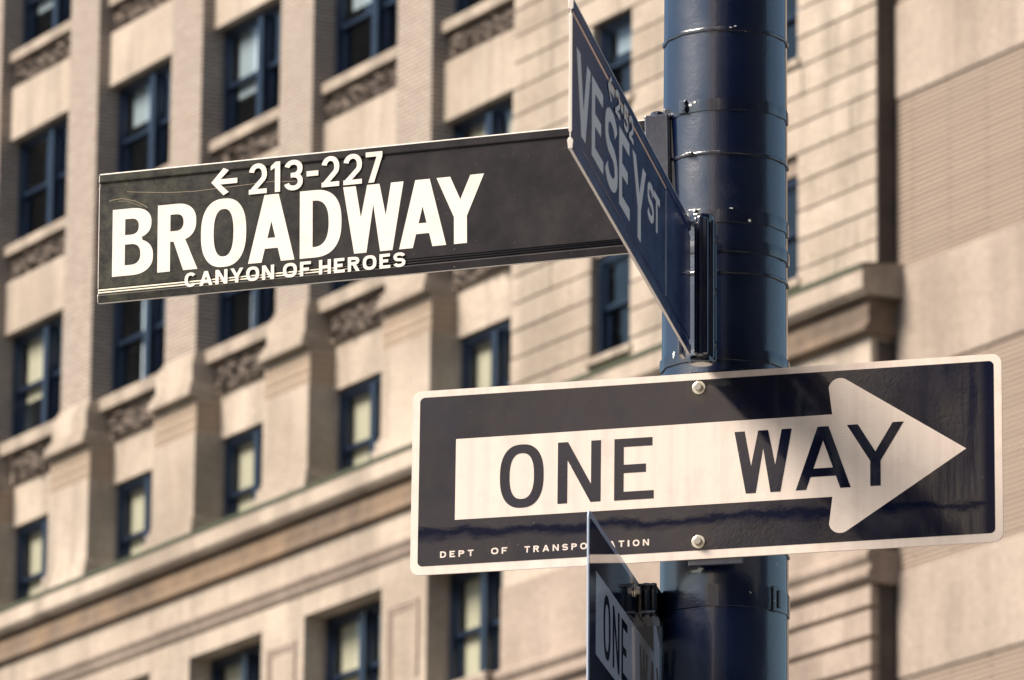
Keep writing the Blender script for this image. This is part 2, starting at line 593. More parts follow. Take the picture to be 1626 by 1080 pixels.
    if ch == 'C':
        return [[stroke(sup(w / 2, h / 2, (w - t) / 2, (h - th) / 2, 42, 318, 44, 2.3), t, th)]]
    if ch == 'S':
        ry = (h - th) / 4
        rx = (w - t) / 2
        p = sup(w / 2, h - th / 2 - ry, rx * .97, ry, 14, 250, 34, 2.25) + sup(w / 2, th / 2 + ry, rx, ry, 70, -166, 34, 2.25)
        return [[stroke(p, t, th)]]
    if ch == '2':
        rx, ry = (w - t) / 2, h * .27
        arc = sup(w / 2, h - th / 2 - ry, rx, ry, 168, -38, 30, 2.15)
        p = arc + [(t * .62, th * .6)]
        return [[stroke(p, t, th)], [[(0, 0), (w, 0), (w, th), (0, th)]]]
    if ch == '3':
        rx, ry = (w - t) / 2, (h - th) / 4
        up = sup(w / 2, h - th / 2 - ry, rx * .95, ry, 165, -90, 30, 2.15) + [(w * .36, h / 2)]
        lo = [(w * .36, h / 2)] + sup(w / 2, th / 2 + ry, rx, ry, 90, -165, 30, 2.15)
        return [[stroke(up, t, th)], [stroke(lo, t, th)]]
    if ch == '7':
        return [[[(w * .16, 0), (w * .16 + t * 1.1, 0), (w, h - th), (w, h), (0, h), (0, h - th), (w - t * 1.12, h - th)]]]
    if ch == '5':
        p = [(t * .5 + w * .0, h * .46)] + sup(w * .48, h * .32, w * .52 - t / 2, h * .32 - th / 2, 120, -160, 30, 2.2)
        return [[[(w * .06, h * .42), (w * .06 + t, h * .46), (w * .06 + t, h - th), (w * .95, h - th), (w * .95, h), (w * .06, h)]], [stroke(p, t, th)]]
    if ch == '1':
        return [[[(w - t, 0), (w, 0), (w, h), (w - t * .9, h), (0, h * .86), (0, h * .73), (w - t, h * .80)]]]
    if ch == '<':
        k = t * .72
        q = h * .5
        m = w * .50
        return [[[(0, q), (m - k * .2, 0), (m + k * 1.2, t * .55), (k * 2.1 + t * .25, q - t * .5), (w, q - t * .5), (w, q + t * .5), (k * 2.1 + t * .25, q + t * .5), (m + k * 1.2, h - t * .55), (m - k * .2, h)]]]
    raise KeyError(ch)


def text(mb, spec, y0, thick=0.0003):
    """spec: (char, x0, x1, z0, z1, stroke, level stroke)"""
    for ch, x0, x1, z0, z1, t, th in spec:
        for k, piece in enumerate(glyph(ch, x1 - x0, z1 - z0, t, th)):
            yy = y0 - thick - 0.00006 * k
            mb.plate([[(x0 + px, z0 + pz) for px, pz in lp] for lp in piece], yy, y0 + 0.0001)


def word(s, x0, x1, z0, z1, t, th, gap=0.30, narrow=None):
    """evenly spread a word between x0 and x1"""
    wd = {'I': 0.28, 'E': .86, 'F': .84, 'T': .9, 'P': .9, '1': .5, '-': .6, 'W': 1.35, 'A': 1.1, 'Y': 1.08, 'O': 1.08, 'C': 1.0, 'N': 1.0, 'V': 1.05}
    ws = [wd.get(c, 0.95) for c in s]
    tot = sum(ws) + gap * (len(s) - 1)
    u = (x1 - x0) / tot
    out = []
    x = x0
    for c, w in zip(s, ws):
        out.append((c, x, x + w * u, z0, z1, t, th))
        x += (w + gap) * u
    return out


def rrect(x0, x1, z0, z1, r, n=8):
    out = []
    for cx, cz, a in ((x1 - r, z0 + r, -90), (x1 - r, z1 - r, 0), (x0 + r, z1 - r, 90), (x0 + r, z0 + r, 180)):
        for i in range(n + 1):
            t = math.radians(a + 90 * i / n)
            out.append((cx + r * math.cos(t), cz + r * math.sin(t)))
    return out


def sign_matrix(o, yaw, tilt, roll):
    return Matrix.Translation(o) @ Matrix.Rotation(yaw, 4, 'Z') @ Matrix.Rotation(tilt, 4, 'X') @ Matrix.Rotation(roll, 4, 'Y')


# ------------------------------------------------------------------ ground
g = MB()
g.add([(-600, -600, 0), (600, -600, 0), (600, 900, 0), (-600, 900, 0)], [(0, 1, 2, 3)])
ta = NT('asphalt')
na = ta.noise(40, detail=8)
ta.bump(na, 0.4, 0.01)
M_ASPH = ta.out(ta.mix(ta.ramp(na, 0.3, 0.7), (0.04, 0.04, 0.042), (0.065, 0.063, 0.06)), 0.9)
tag(g.build('road', M_ASPH), 'dark asphalt road between the sign pole and the office building', None, kind='structure')
M_PAVE = brick('pavement_flags', (0.30, 0.29, 0.27), (0.33, 0.32, 0.30), (0.18, 0.17, 0.16), 1.5, 1.5, 0.012)
tp = NT('concrete_pavement')
bt = tp.n('TexBrick')
for k, v in (('Color1', (0.30, 0.29, 0.27, 1)), ('Color2', (0.34, 0.33, 0.31, 1)), ('Mortar', (0.15, 0.145, 0.14, 1))):
    bt.inputs[k].default_value = v
for k, v in (('Scale', 1.0), ('Mortar Size', 0.01), ('Brick Width', 1.5), ('Row Height', 1.5)):
    bt.inputs[k].default_value = v
bt.offset = 0
tp.l(tp.tc.outputs['Object'], bt.inputs['Vector'])
M_PAVE = tp.out(bt.outputs[0], 0.85)
p = MB()
p.prism([(-6.0, -0.2), (-6.0, 0.13), (-5.98, 0.15), (12.98, 0.15), (13.0, 0.13), (13.0, -0.2)], -12, 9)
tag(p.build('pavement', M_PAVE), 'grey concrete pavement with a kerb under the sign pole', None, kind='structure')

# ------------------------------------------------------------------ sign pole
PX, PY = 0.3262, 9.638


def prad(z):
    return (0.0949 + (4.5 - z) * 0.0028) * 1.003


def ring_pts(r, z, n=16, rot=0.0, flat=True):
    return [(PX + r * math.sin(2 * math.pi * i / n + rot), PY - r * math.cos(2 * math.pi * i / n + rot), z) for i in range(n)]


POLE = empty('street_pole', (0, 0, 0))
tag(POLE, 'dark navy many sided steel pole carrying all four street signs', 'pole')
pm = MB()
zs = [0.22, 2.0, 3.0, 3.5, 4.0, 4.5, 5.5, 7.2]
NS = 16
vs = []
for z in zs:
    vs += ring_pts(prad(z), z)
fs = []
for k in range(len(zs) - 1):
    for i in range(NS):
        fs.append((k * NS + i, k * NS + (i + 1) % NS, (k + 1) * NS + (i + 1) % NS, (k + 1) * NS + i))
fs.append(tuple(range(len(vs) - NS, len(vs))))
pm.add(vs, fs)
pm.build('shaft', M_POLE, POLE, bevel=0.007, seg=3, smooth=True)
bb = MB()
vs = ring_pts(0.20, 0.15) + ring_pts(0.20, 0.35) + ring_pts(0.13, 0.50)
fs = [(k * NS + i, k * NS + (i + 1) % NS, (k + 1) * NS + (i + 1) % NS, (k + 1) * NS + i) for k in range(2) for i in range(NS)]
fs += [tuple(range(2 * NS, 3 * NS)), tuple(reversed(range(NS)))]
bb.add(vs, fs)
bb.build('base_casing', M_POLE, POLE, bevel=0.006)
cp = MB()
vs = ring_pts(prad(7.2) + 0.01, 7.19) + ring_pts(prad(7.2) + 0.01, 7.24) + ring_pts(0.03, 7.32)
cp.add(vs, fs)
cp.build('cap', M_POLE, POLE)


def strap(z, hgt, th, parent, buckle=None, tilt=0.0, name='strap'):
    """steel band round the pole"""
    m = MB()
    n = 48
    vs = []
    for i in range(n):
        a = 2 * math.pi * i / n
        ph = a % (2 * math.pi / NS) - math.pi / NS
        rr = prad(z) * math.cos(math.pi / NS) / math.cos(ph)
        dz = tilt * math.sin(a) + random.uniform(-0.0004, 0.0004)
        for r, q in ((rr - 0.002, -hgt / 2), (rr + th, -hgt / 2), (rr + th * 1.15, -hgt * .2), (rr + th * 1.15, hgt * .2), (rr + th, hgt / 2), (rr - 0.002, hgt / 2)):
            vs.append((PX + r * math.sin(a), PY - r * math.cos(a), z + q + dz))
    k = 6
    fs = [(i * k + j, ((i + 1) % n) * k + j, ((i + 1) % n) * k + (j + 1) % k, i * k + (j + 1) % k) for i in range(n) for j in range(k)]
    m.add(vs, fs)
    o = m.build(name, M_STRAP, parent, smooth=True)
    es = o.modifiers.new('edges', 'EDGE_SPLIT')
    es.split_angle = math.radians(32)
    if buckle is not None:
        b = MB()
        a = buckle
        r = prad(z) + th
        c = Vector((PX + r * math.sin(a), PY - r * math.cos(a), z))
        tv = Vector((math.cos(a), math.sin(a), 0))
        nv = Vector((math.sin(a), -math.cos(a), 0))
        def bx(s0, s1, q0, q1, d0, d1):
            pts = [c + tv * s + nv * d + Vector((0, 0, q)) for q in (q0, q1) for s, d in ((s0, d0), (s1, d0), (s1, d1), (s0, d1))]
            b.add(pts, [(0, 3, 2, 1), (4, 5, 6, 7), (0, 1, 5, 4), (1, 2, 6, 5), (2, 3, 7, 6), (3, 0, 4, 7)])
        bx(-0.008, 0.006, -hgt * .56, hgt * .56, -0.002, 0.003)
        bx(0.001, 0.007, -hgt * .4, hgt * .4, 0.003, 0.006)
        b.build('buckle', M_STRAP, o, bevel=0.001)
    return o


strap(4.432, 0.0055, 0.0022, POLE, tilt=0.001)
strap(4.312, 0.0185, 0.0018, POLE, buckle=-0.75, tilt=0.002)
strap(4.235, 0.0045, 0.0024, POLE, buckle=-0.62)
strap(4.135, 0.0205, 0.0018, POLE, buckle=-0.55)
strap(4.047, 0.0050, 0.0022, POLE)
strap(3.622, 0.0040, 0.0020, POLE)
strap(3.545, 0.0340, 0.0018, POLE, buckle=0.86)
for k, (zz, dz) in enumerate(((4.20, 0.0), (4.60, 0.0))):
    strap(zz + 0.62, 0.0185, 0.0018, POLE)

# paint chips: small irregular flakes of bare metal on the pole
def chip(a, z, w, h_, parent):
    m = MB()
    n = 11
    r = prad(z) * math.cos(math.pi / NS) / math.cos((a % (2 * math.pi / NS)) - math.pi / NS) + 0.0026
    c = Vector((PX + r * math.sin(a), PY - r * math.cos(a), z))
    tv = Vector((math.cos(a), math.sin(a), 0))
    nv = Vector((math.sin(a), -math.cos(a), 0))
    top, bot = [], []
    for i in range(n):
        t = 2 * math.pi * i / n
        k = random.uniform(0.55, 1.15)
        q = c + tv * (w / 2 * k * math.cos(t)) + Vector((0, 0, h_ / 2 * k * math.sin(t)))
        top.append(q + nv * 0.0006)
        bot.append(q - nv * 0.002)
    m.add(top + bot, [tuple(range(n)), tuple(reversed(range(n, 2 * n)))] + [(i, (i + 1) % n, n + (i + 1) % n, n + i) for i in range(n)])
    m.build('paint_chip', M_CHIP, parent)


for a, z, w, hh in ((-0.62, 4.314, .008, .005), (-0.54, 4.317, .005, .004), (-0.60, 4.137, .015, .013), (-0.47, 4.1458, .016, .003),
                    (0.06, 4.1455, .006, .0025), (0.12, 4.4355, .005, .002), (0.36, 4.128, .005, .005), (-0.95, 3.925, .006, .012), (-0.48, 3.582, .018, .006), (-0.40, 3.5845, .010, .004)):
    chip(a, z, w, hh, POLE)


# ------------------------------------------------------------------ street name blades
def blade(parent, x0, x1, hh, face_m, worn=True, mats=None):
    """extruded aluminium street name blade"""
    H = hh
    fr = [(-.0034, H), (-.0034, H - .0105), (-.0030, H - .0120), (-.0006, H - .0135), (-.0006, H - .0185), (-.0022, H - .0205),
          (-.0022, -H + .0240), (-.0008, -H + .0225), (-.0008, -H + .0150), (-.0036, -H + .0125), (-.0040, -H + .0110), (-.0028, -H)]
    bk = [(-y, z) for y, z in reversed(fr)]
    m = MB()
    m.prism(fr + bk, x0, x1)
    m.build('panel', face_m, parent)
    e = MB()
    e.box(x0, x1, -.0032, .0032, H + .0001, H + .0022)
    e.box(x0, x1, -.0020, .0020, -H - .0010, -H - .0001)
    e.prism(fr + bk, x0 - .0012, x0 - .0001)
    e.build('edge_trim', M_EDGE, parent, bevel=0.0006)
    if worn:
        r = MB()
        for zc in (-H + .0165, -H + .0208):
            r.tube((x0 + .0003, -.0016, zc), (x1 - .001, -.0014, zc), .0013, 8)
        r.build('ridge', M_WORN, parent, smooth=True)


BW = empty('street_name_sign')
BW.matrix_world = sign_matrix((0.08211, 9.64, 4.19214), -0.27464, -0.07008, -0.03611)
tag(BW, 'dusty black street name sign reading BROADWAY, pointing left from the pole', 'street sign', 'street name signs on the pole')
blade(BW, -0.7600, 0.135, 0.1058, M_BWFACE)
tx = MB()
T, TH = 0.0208, 0.0172
B0, B1 = -0.0650, 0.0460
text(tx, [('B', -.7379, -.6706, B0, B1, T, TH), ('R', -.6632, -.5972, B0, B1, T, TH), ('O', -.5918, -.5176, B0 - .001, B1 + .001, T, TH), ('A', -.5142, -.4385, B0, B1, T, TH),
          ('D', -.4300, -.3622, B0, B1, T, TH), ('W', -.3595, -.2616, B0, B1, T * .92, TH), ('A', -.2687, -.1930, B0, B1, T, TH), ('Y', -.2082, -.1317, B0, B1, T, TH)], -.0023)
tx.build('lettering', M_BWWHITE, BW)
tx = MB()
text(tx, [('<', -.5751, -.5324, .0520, .0975, .0085, .0085)], -.0037)
tx.build('arrow', M_BWWHITE, BW)
tx = MB()
N0, N1 = .0488, .0992
text(tx, [('2', -.5133, -.4838, N0, N1, .0082, .0078), ('1', -.4776, -.4621, N0, N1, .0086, .008), ('3', -.4559, -.4250, N0, N1, .0082, .0078), ('-', -.4189, -.3997, N0, N1, .0074, .0074),
          ('2', -.3944, -.3656, N0, N1, .0082, .0078), ('2', -.3588, -.3287, N0, N1, .0082, .0078), ('7', -.3226, -.2955, N0, N1, .0084, .0080)], -.0037)
tx.build('number_range', M_BWWHITE, BW)
for wd_, xa, xb in (('CANYON', -.6174, -.4709), ('OF', -.4564, -.4111), ('HEROES', -.3979, -.2581)):
    tx = MB()
    text(tx, word(wd_, xa, xb, -.0945, -.0708, .0053, .0049, gap=.24), -.0043)
    tx.build('small_lettering', M_BWWHITE, BW)
# long scratches in the film
sc = MB()
for path, w in (([(-.715, .0745), (-.6988, .0722), (-.6444, .0660), (-.6028, .0640), (-.5324, .0660), (-.4786, .0675), (-.4373, .0640)], .0008),
                ([(-.7450, .0610), (-.7382, .0630), (-.7226, .0640), (-.7016, .0577), (-.6850, .0480), (-.6806, .0441)], .0010),
                ([(-.7300, .0600), (-.7150, .0590), (-.7000, .0520), (-.6900, .0470)], .0007)):
    o_ = stroke(path, w)
    sc.plate([o_], -.00245, -.0021)
M_SCR = NT('scratch_bare_metal').out((0.24, 0.20, 0.13), 0.5)
sc.build('scratch', M_SCR, BW)
# clamp at the pole
cb = MB()
cb.box(.128, .168, -.016, -.0074, -.112, .110)
cb.box(.128, .168, .0074, .016, -.112, .110)
cb.box(.156, .178, -.0074, .0074, -.118, .122)
cb.tube((.146, 0, .1075), (.146, 0, .118), .011, 12)
cb.tube((.146, 0, -.124), (.146, 0, -.112), .016, 12)
br = cb.build('clamp_bracket', M_STRAP, BW, bevel=0.003)

VS = empty('street_name_sign')
VS.matrix_world = sign_matrix((0.26593, 9.46, 3.99832), 1.41828, 0, -0.02113)
tag(VS, 'dark blue street name sign reading VESEY ST, seen at a steep angle', 'street sign', 'street name signs on the pole')
blade(VS, -1.2650, -0.002, 0.1016, M_VSFACE, worn=False)
vt = MB()
V0, V1 = -.0630, .0470
text(vt, [('V', -1.2267, -1.0936, V0, V1, .0330, .017), ('E', -1.0795, -.9665, V0, V1, .0300, .017), ('S', -.9490, -.8209, V0 - .001, V1 + .001, .0310, .018),
          ('E', -.8042, -.6950, V0, V1, .0290, .017), ('Y', -.6631, -.5197, V0 - .002, V1 + .002, .0320, .017),
          ], -.0023)
vt.build('lettering', M_VSWHITE, VS)
vt = MB()
text(vt, [('S', -.5016, -.4316, -.0090, .0478, .0170, .0100), ('T', -.4320, -.3645, -.0085, .0470, .0160, .0100)], -.0023)
vt.build('lettering', M_VSWHITE, VS)
vt = MB()
text(vt, [('<', -.9300, -.8680, .0560, .0930, .0080, .008)], -.0037)
vt.build('arrow', M_VSWHITE, VS)
vt = MB()
text(vt, [('2', -.8560, -.8080, .0540, .0900, .0110, .007), ('-', -.7990, -.7750, .0560, .0920, .007, .007),
          ('5', -.7680, -.7220, .0540, .0900, .0110, .007), ('2', -.7130, -.6680, .0540, .0900, .0110, .007)], -.0037)
vt.build('number_range', M_VSWHITE, VS)
cr = MB()
cr.tube((-1.2640, -.0012, .0848), (-.29, -.0010, .0848), .0019, 8)
M_CREASE = NT('lit_crease').out((0.85, 0.62, 0.50), 0.35)  # the lit line along the crease is put into this colour
cr.build('crease_line', M_CREASE, VS, smooth=True)
fe = MB()
fe.box(-.2935, -.2915, -.0026, -.0020, -.078, .080)
fe.build('film_edge', M_VSWHITE, VS)
# extruded clamp channel strapped to the pole front
ch = MB()
ch.box(-.010, .068, -.0300, -.0090, -.104, .108)
ch.box(-.010, .022, .0074, .0160, -.104, .108)
ch.tube((.022, -.0300, -.106), (.022, -.0300, .110), .0065, 14)
ch.tube((.044, -.0320, -.106), (.044, -.0320, .110), .0050, 14)
ch.tube((-.004, -.0180, -.106), (-.004, -.0180, .110), .0075, 14)
ch.tube((.026, -.016, .104), (.026, -.016, .119), .019, 18)
ch.tube((.026, -.016, -.112), (.026, -.016, -.100), .019, 18)
chb = ch.build('clamp_bracket', M_STRAP, VS, bevel=0.0025)
bo = MB()
for z in (.082, -.082, .0):
    bo.tube((.030, -.0300, z), (.030, -.0385, z), .0065, 6)
bo.build('bolt', M_STRAP, chb, bevel=0.0008)
sb = MB()
for z in (.090, -.080):
    strap(3.998 + z, 0.0185, 0.0026, VS).matrix_parent_inverse = VS.matrix_world.inverted()


# ------------------------------------------------------------------ one way signs
def one_way(name_label, M4, s, white, black, letters, group):
    root = empty('one_way_sign')
    root.matrix_world = M4 @ Matrix.Scale(s, 4)
    tag(root, name_label, 'traffic sign', group)
    hw, hh = .4572, .1460
    m = MB()
    m.plate([rrect(-hw, hw, -hh, hh, .0150)], 0.0, .0026)
    m.build('plate', white, root, bevel=0.0004)
    f = MB()
    f.plate([rrect(-.4456, .4450, -.1322, .1352, .0075)], -.0004, .0002)
    f.build('black_field', black, root)
    # arrow with rounded barbs
    r = .0175
    xs, zt, zb = .1985, .0672, -.0615
    tip = (.4025, .0010)
    up = (.2115, .1060)
    dn = (.2115, -.1010)
    pts = [(-.3876, .0659), (-.3876, -.0620), (xs, zb)]
    def barb(c, a0, a1):
        return [(c[0] + r * math.cos(math.radians(a0 + (a1 - a0) * i / 12)), c[1] + r * math.sin(math.radians(a0 + (a1 - a0) * i / 12))) for i in range(13)]
    pts += barb((dn[0] - .001, dn[1]), 190, 303) + [tip] + barb((up[0] - .001, up[1]), 57, 170) + [(xs, zt)]
    a = MB()
    a.plate([pts], -.0008, -.0003)
    a.build('arrow', white, root)
    for spec in ([('O', -.3175, -.2490, -.0492, .0508, .0150, .0138), ('N', -.2268, -.1597, -.0466, .0498, .0150, .0138), ('E', -.1385, -.0770, -.0470, .0496, .0145, .0130)],
             [('W', .0480, .1362, -.0484, .0490, .0146, .0130), ('A', .1423, .2265, -.0484, .0490, .0150, .0130), ('Y', .2210, .3077, -.0485, .0490, .0158, .0130)]):
        t = MB()
        text(t, spec, -.0009)
        t.build('lettering', letters, root)
    z0, z1 = -.1206, -.1106
    for wd_, xa, xb, dz, gp in (('DEPT', -.4100, -.3575, 0, .55), ('OF', -.3298, -.3045, .0008, .5), ('TRANSPORTATION', -.2776, -.0837, .0004, .55)):
        d = MB()
        text(d, word(wd_, xa, xb, z0 + dz, z1 + dz, .0023, .0021, gap=gp), -.0005)
        d.build('small_lettering', white, root)
    for zc in (.1222, -.1197):
        w = MB()
        w.tube((-.0070, -.0032, zc), (-.0070, -.0004, zc), .0105, 24)
        wo = w.build('washer', M_BOLT, root, bevel=0.0008)
        b = MB()
        b.tube((-.0070, -.0100, zc), (-.0070, -.0030, zc), .0062, 6)
        b.build('bolt', M_HEAD, wo, bevel=0.0005)
    return root


OW = one_way('large black and white ONE WAY sign facing the camera, arrow pointing right', sign_matrix((.29068, 9.52318, 3.73928), -.26279, -.06146, -.01408), 1.0, M_OWWHITE, M_OWFACE, M_OWBLACK, 'one way signs on the pole')
bk = MB()
bk.box(-.024, .060, .0030, .0085, -.155, .150)
bk.build('back_bracket', M_STRAP, OW, bevel=0.001)

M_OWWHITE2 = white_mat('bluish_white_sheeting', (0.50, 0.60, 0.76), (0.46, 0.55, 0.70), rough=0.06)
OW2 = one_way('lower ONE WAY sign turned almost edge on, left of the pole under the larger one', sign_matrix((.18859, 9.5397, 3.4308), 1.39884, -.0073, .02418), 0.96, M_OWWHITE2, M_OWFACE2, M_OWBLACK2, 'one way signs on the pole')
lb = MB()
lb.box(.020, .120, -.0300, -.0016, .0930, .0965)
lb.box(.020, .120, -.0300, -.0016, .1365, .1400)
lb.box(.050, .115, -.0280, -.0030, .0967, .1363)
lb.tube((.040, -.0130, .0890), (.040, -.0130, .1440), .0075, 12)
lb.tube((.040, -.0240, .0890), (.040, -.0240, .1440), .0055, 12)
lbo = lb.build('side_bracket', M_STRAP, OW2, bevel=0.0015)

# ------------------------------------------------------------------ facade frame shared by the two buildings
FO = Vector((0, 97.133, 0))
FA = math.atan2(-0.8757164, 0.48282584)


def place_building(name):
    o = empty(name)
    o.location = FO
    o.rotation_euler = (0, 0, FA)
    return o


BLD = place_building('office_building')
tag(BLD, 'buff stone office building with brick piers and paired navy windows behind the signs', 'building')

PIT = 4.17
piers = [-15.445 + PIT * k for k in range(-3, 4)]        # the last stands left of the rusticated wall
RW0, RW1 = 0.18, 10.75                                    # rusticated wall
PW, LW = 0.595, 0.81                                      # half widths of upper / lower piers
XL = piers[0] - 0.81
F0 = 3.66

# upper piers
for c in piers:
    m = MB()
    m.box(c - PW, c + PW, -0.22, 0.42, 27.38, 47.0)
    m.build('pier', M_BRICK, BLD)
    # pedestal with mouldings
    q = MB()
    def slab(hw, y, z0, z1):
        q.box(c - hw, c + hw, y, 0.42, z0, z1)
    slab(PW + .03, -.25, 27.30, 27.378)
    slab(PW + .07, -.29, 27.20, 27.298)
    slab(PW + .10, -.33, 26.83, 27.198)
    slab(PW + .14, -.37, 26.74, 26.828)
    slab(PW + .19, -.42, 26.62, 26.738)
    slab(PW + .22, -.45, 26.555, 26.618)
    q.build('pedestal', M_STONE, BLD, bevel=0.02)
    # lower pier with patterned band and base mouldings
    m = MB()
    m.box(c - LW, c + LW, -0.30, 0.46, 24.1, 25.93)
    m.box(c - LW, c + LW, -0.30, 0.46, 26.50, 26.553)
    m.build('lower_pier', M_STONE, BLD)
    m = MB()
    m.box(c - LW, c + LW, -0.285, 0.46, 25.932, 26.498)
    for i in range(9):
        x = c - LW + .06 + i * .178
        for j in range(3):
            z = 25.97 + j * .175
            m.box(x, x + .10, -.30, -.284, z, z + .10)
    m.build('patterned_band', M_KEY, BLD)
    m = MB()
    m.box(c - LW - .03, c + LW + .03, -.33, .47, 24.44, 24.52)
    m.box(c - LW - .08, c + LW + .08, -.37, .47, 24.30, 24.439)
    m.box(c - LW - .12, c + LW + .12, -.41, .47, 24.0, 24.299)
    m.build('pier_base', M_STONE, BLD, bevel=0.025)

bays = []
for k in range(len(piers) - 1):
    bays.append((piers[k] + PW, piers[k + 1] - PW, piers[k] + LW, piers[k + 1] - LW))
bays.append((piers[-1] + PW, RW0, piers[-1] + LW, RW0))

# carved ornament: one relief mesh per panel
def relief(x0, x1, y, z0, z1, seed):
    rnd = random.Random(seed)
    nx, nz = max(8, int((x1 - x0) / .04)), max(4, int((z1 - z0) / .04))
    bumps = [(rnd.uniform(x0, x1), rnd.uniform(z0, z1), rnd.uniform(.04, .085), rnd.uniform(.03, .09)) for _ in range(int((x1 - x0) * 34))]
    vs, fs = [], []
    for j in range(nz + 1):
        for i in range(nx + 1):
            x, z = x0 + (x1 - x0) * i / nx, z0 + (z1 - z0) * j / nz
            d = 0
            if 0 < i < nx and 0 < j < nz:
                for bx_, bz_, r, a in bumps:
                    q = ((x - bx_) ** 2 + (z - bz_) ** 2) / (r * r)
                    if q < 4:
                        d += a * math.exp(-q * 1.6)
                d = min(d, .16) + rnd.uniform(-.02, .02)
            vs.append((x, y - d, z))
    for j in range(nz):
        for i in range(nx):
            a = j * (nx + 1) + i
            fs.append((a, a + 1, a + nx + 2, a + nx + 1))
    m = MB()
    m.add(vs, fs)
    return m


# spandrels, sills and carved panels
for bi, (x0, x1, lx0, lx1) in enumerate(bays):
    for r in range(0, 4):
        hz = 29.42 + F0 * r                       # header of the window below
        m = MB()
        m.box(x0 - .02, x1 + .02, 0.0, 0.40, hz, hz + 0.98)
        m.build('spandrel', M_STONE, BLD)
        m = MB()
        m.box(x0 - .02, x1 + .02, 0.10, 0.40, hz + .982, hz + 1.43)
        m.build('panel_back', M_STONE2, BLD)
        if r < 3:
            relief(x0 + .05, x1 - .03, 0.085, hz + 1.0, hz + 1.42, bi * 10 + r).build('carved_panel', M_CARVE, BLD)
    # belt storey
    m = MB()
    m.box(lx0 - .02, lx1 + .02, 0.18, 0.44, 25.86, 26.64)
    m.build('spandrel', M_STONE, BLD)
    m = MB()
    m.box(lx0 - .02, lx1 + .02, 0.12, 0.44, 26.642, 27.14)
    m.build('panel_back', M_STONE2, BLD)
    relief(lx0 + .08, lx1 - .08, 0.10, 26.66, 27.12, bi * 10 + 7).build('carved_panel', M_CARVE, BLD)


# windows -------------------------------------------------------------
def window_meshes(w, hgt, yf, lights=2):
    """meshes for a timber double hung window; origin bottom left at y = yf"""
    out = {}
    f = MB()
    jt = .11
    f.box(0, jt, 0, .20, 0, hgt)
    f.box(w - jt, w, 0, .20, 0, hgt)
    f.box(jt, w - jt, 0, .20, hgt - .11, hgt)
    f.box(jt, w - jt, -.02, .20, 0, .07)
    cols = [(jt, w - jt)]
    if lights == 2:
        mc = w / 2
        f.box(mc - .10, mc + .10, -.05, .20, .07, hgt - .11)
        cols = [(jt, mc - .10), (mc + .10, w - jt)]
    out['frame'] = f
    s = MB()
    g_ = MB()
    mid = .07 + (hgt - .18) * .5
    for a, b in cols:
        for z0, z1, y in ((mid - .03, hgt - .11, .05), (.07, mid + .03, .11)):
            s.box(a, a + .07, y, y + .05, z0, z1)
            s.box(b - .07, b, y, y + .05, z0, z1)
            s.box(a + .07, b - .07, y, y + .05, z0, z0 + .075)
            s.box(a + .07, b - .07, y, y + .05, z1 - .06, z1)
            g_.add([(a + .07, y + .025, z0 + .07), (b - .07, y + .025, z0 + .07), (b - .07, y + .025, z1 - .06), (a + .07, y + .025, z1 - .06)], [(0, 1, 2, 3)])
    out['sash'] = s
    out['pane'] = g_
    out['cols'] = cols
    out['h'] = hgt
    return out


proto = {}


def add_window(kind, x, y, z, w, hgt, lights, sill=None, blinds=True):
    key = (kind, round(w, 3), round(hgt, 3), lights)
    if key not in proto:
        ms = window_meshes(w, hgt, y, lights)
        root = ms['frame'].build('window', M_FRAME, BLD, bevel=0)
        root.location = (x, y, z)
        ms['sash'].build('sash', M_FRAME, root)
        ms['pane'].build('pane', M_GLASS, root)
        proto[key] = (root, ms)
        cur = root
    else:
        src, ms = proto[key]
        cur = copy_obj(src, BLD, (x, y, z))
        for chd in list(src.children):
            if chd.name.split('.')[0] in ('sash', 'pane'):
                c2 = chd.copy()
                COL.objects.link(c2)
                c2.parent = cur
    cols, hh_ = ms['cols'], ms['h']
    for ci, (a, b) in enumerate(cols):
        if not blinds:
            break
        rv = random.random()
        low = kind in ('belt', 'base')
        m = MB()
        if low or rv < .45:
            drop = 0.0 if low else random.choice((.0, .35, .6))
            xa = a + .02 + (b - a) * (.04 if low else .10)
            pts = 14
            vs_ = []
            for i in range(pts + 1):
                xx = xa + (b - a) * (.92 if low else .62) * i / pts
                yy = .185 + .008 * math.sin(i * 2.1)
                vs_ += [(xx, yy, .05 + drop * hh_), (xx, yy, hh_ - .05)]
            m.add(vs_, [(2 * i, 2 * i + 2, 2 * i + 3, 2 * i + 1) for i in range(pts)])
            m.build('blind', M_BLIND if (low or z < 28) else M_BLIND2, cur)
        if not low and random.random() < .95:  # pale strip standing in for a bright reflection in the glass
            m = MB()
            xa = b - (b - a) * random.uniform(.22, .42)
            lo_ = random.choice((.05, .05, hh_ * .5))
            vs_ = []
            for i in range(9):
                xx = xa + (b - .04 - xa) * i / 8
                yy = .172 + .006 * math.sin(i * 1.9)
                vs_ += [(xx, yy, lo_), (xx, yy, hh_ - .06)]
            m.add(vs_, [(2 * i, 2 * i + 2, 2 * i + 3, 2 * i + 1) for i in range(8)])
            m.build('reflection_strip', M_REFL, cur)
    if sill:
        sx0, sx1, sy, sz0, sz1 = sill
        m = MB()
        m.box(sx0 - x, sx1 - x, sy - y, .02, sz0 - z, sz1 - z)
        m.build('sill', M_STONE, cur, bevel=0.015)
    return cur


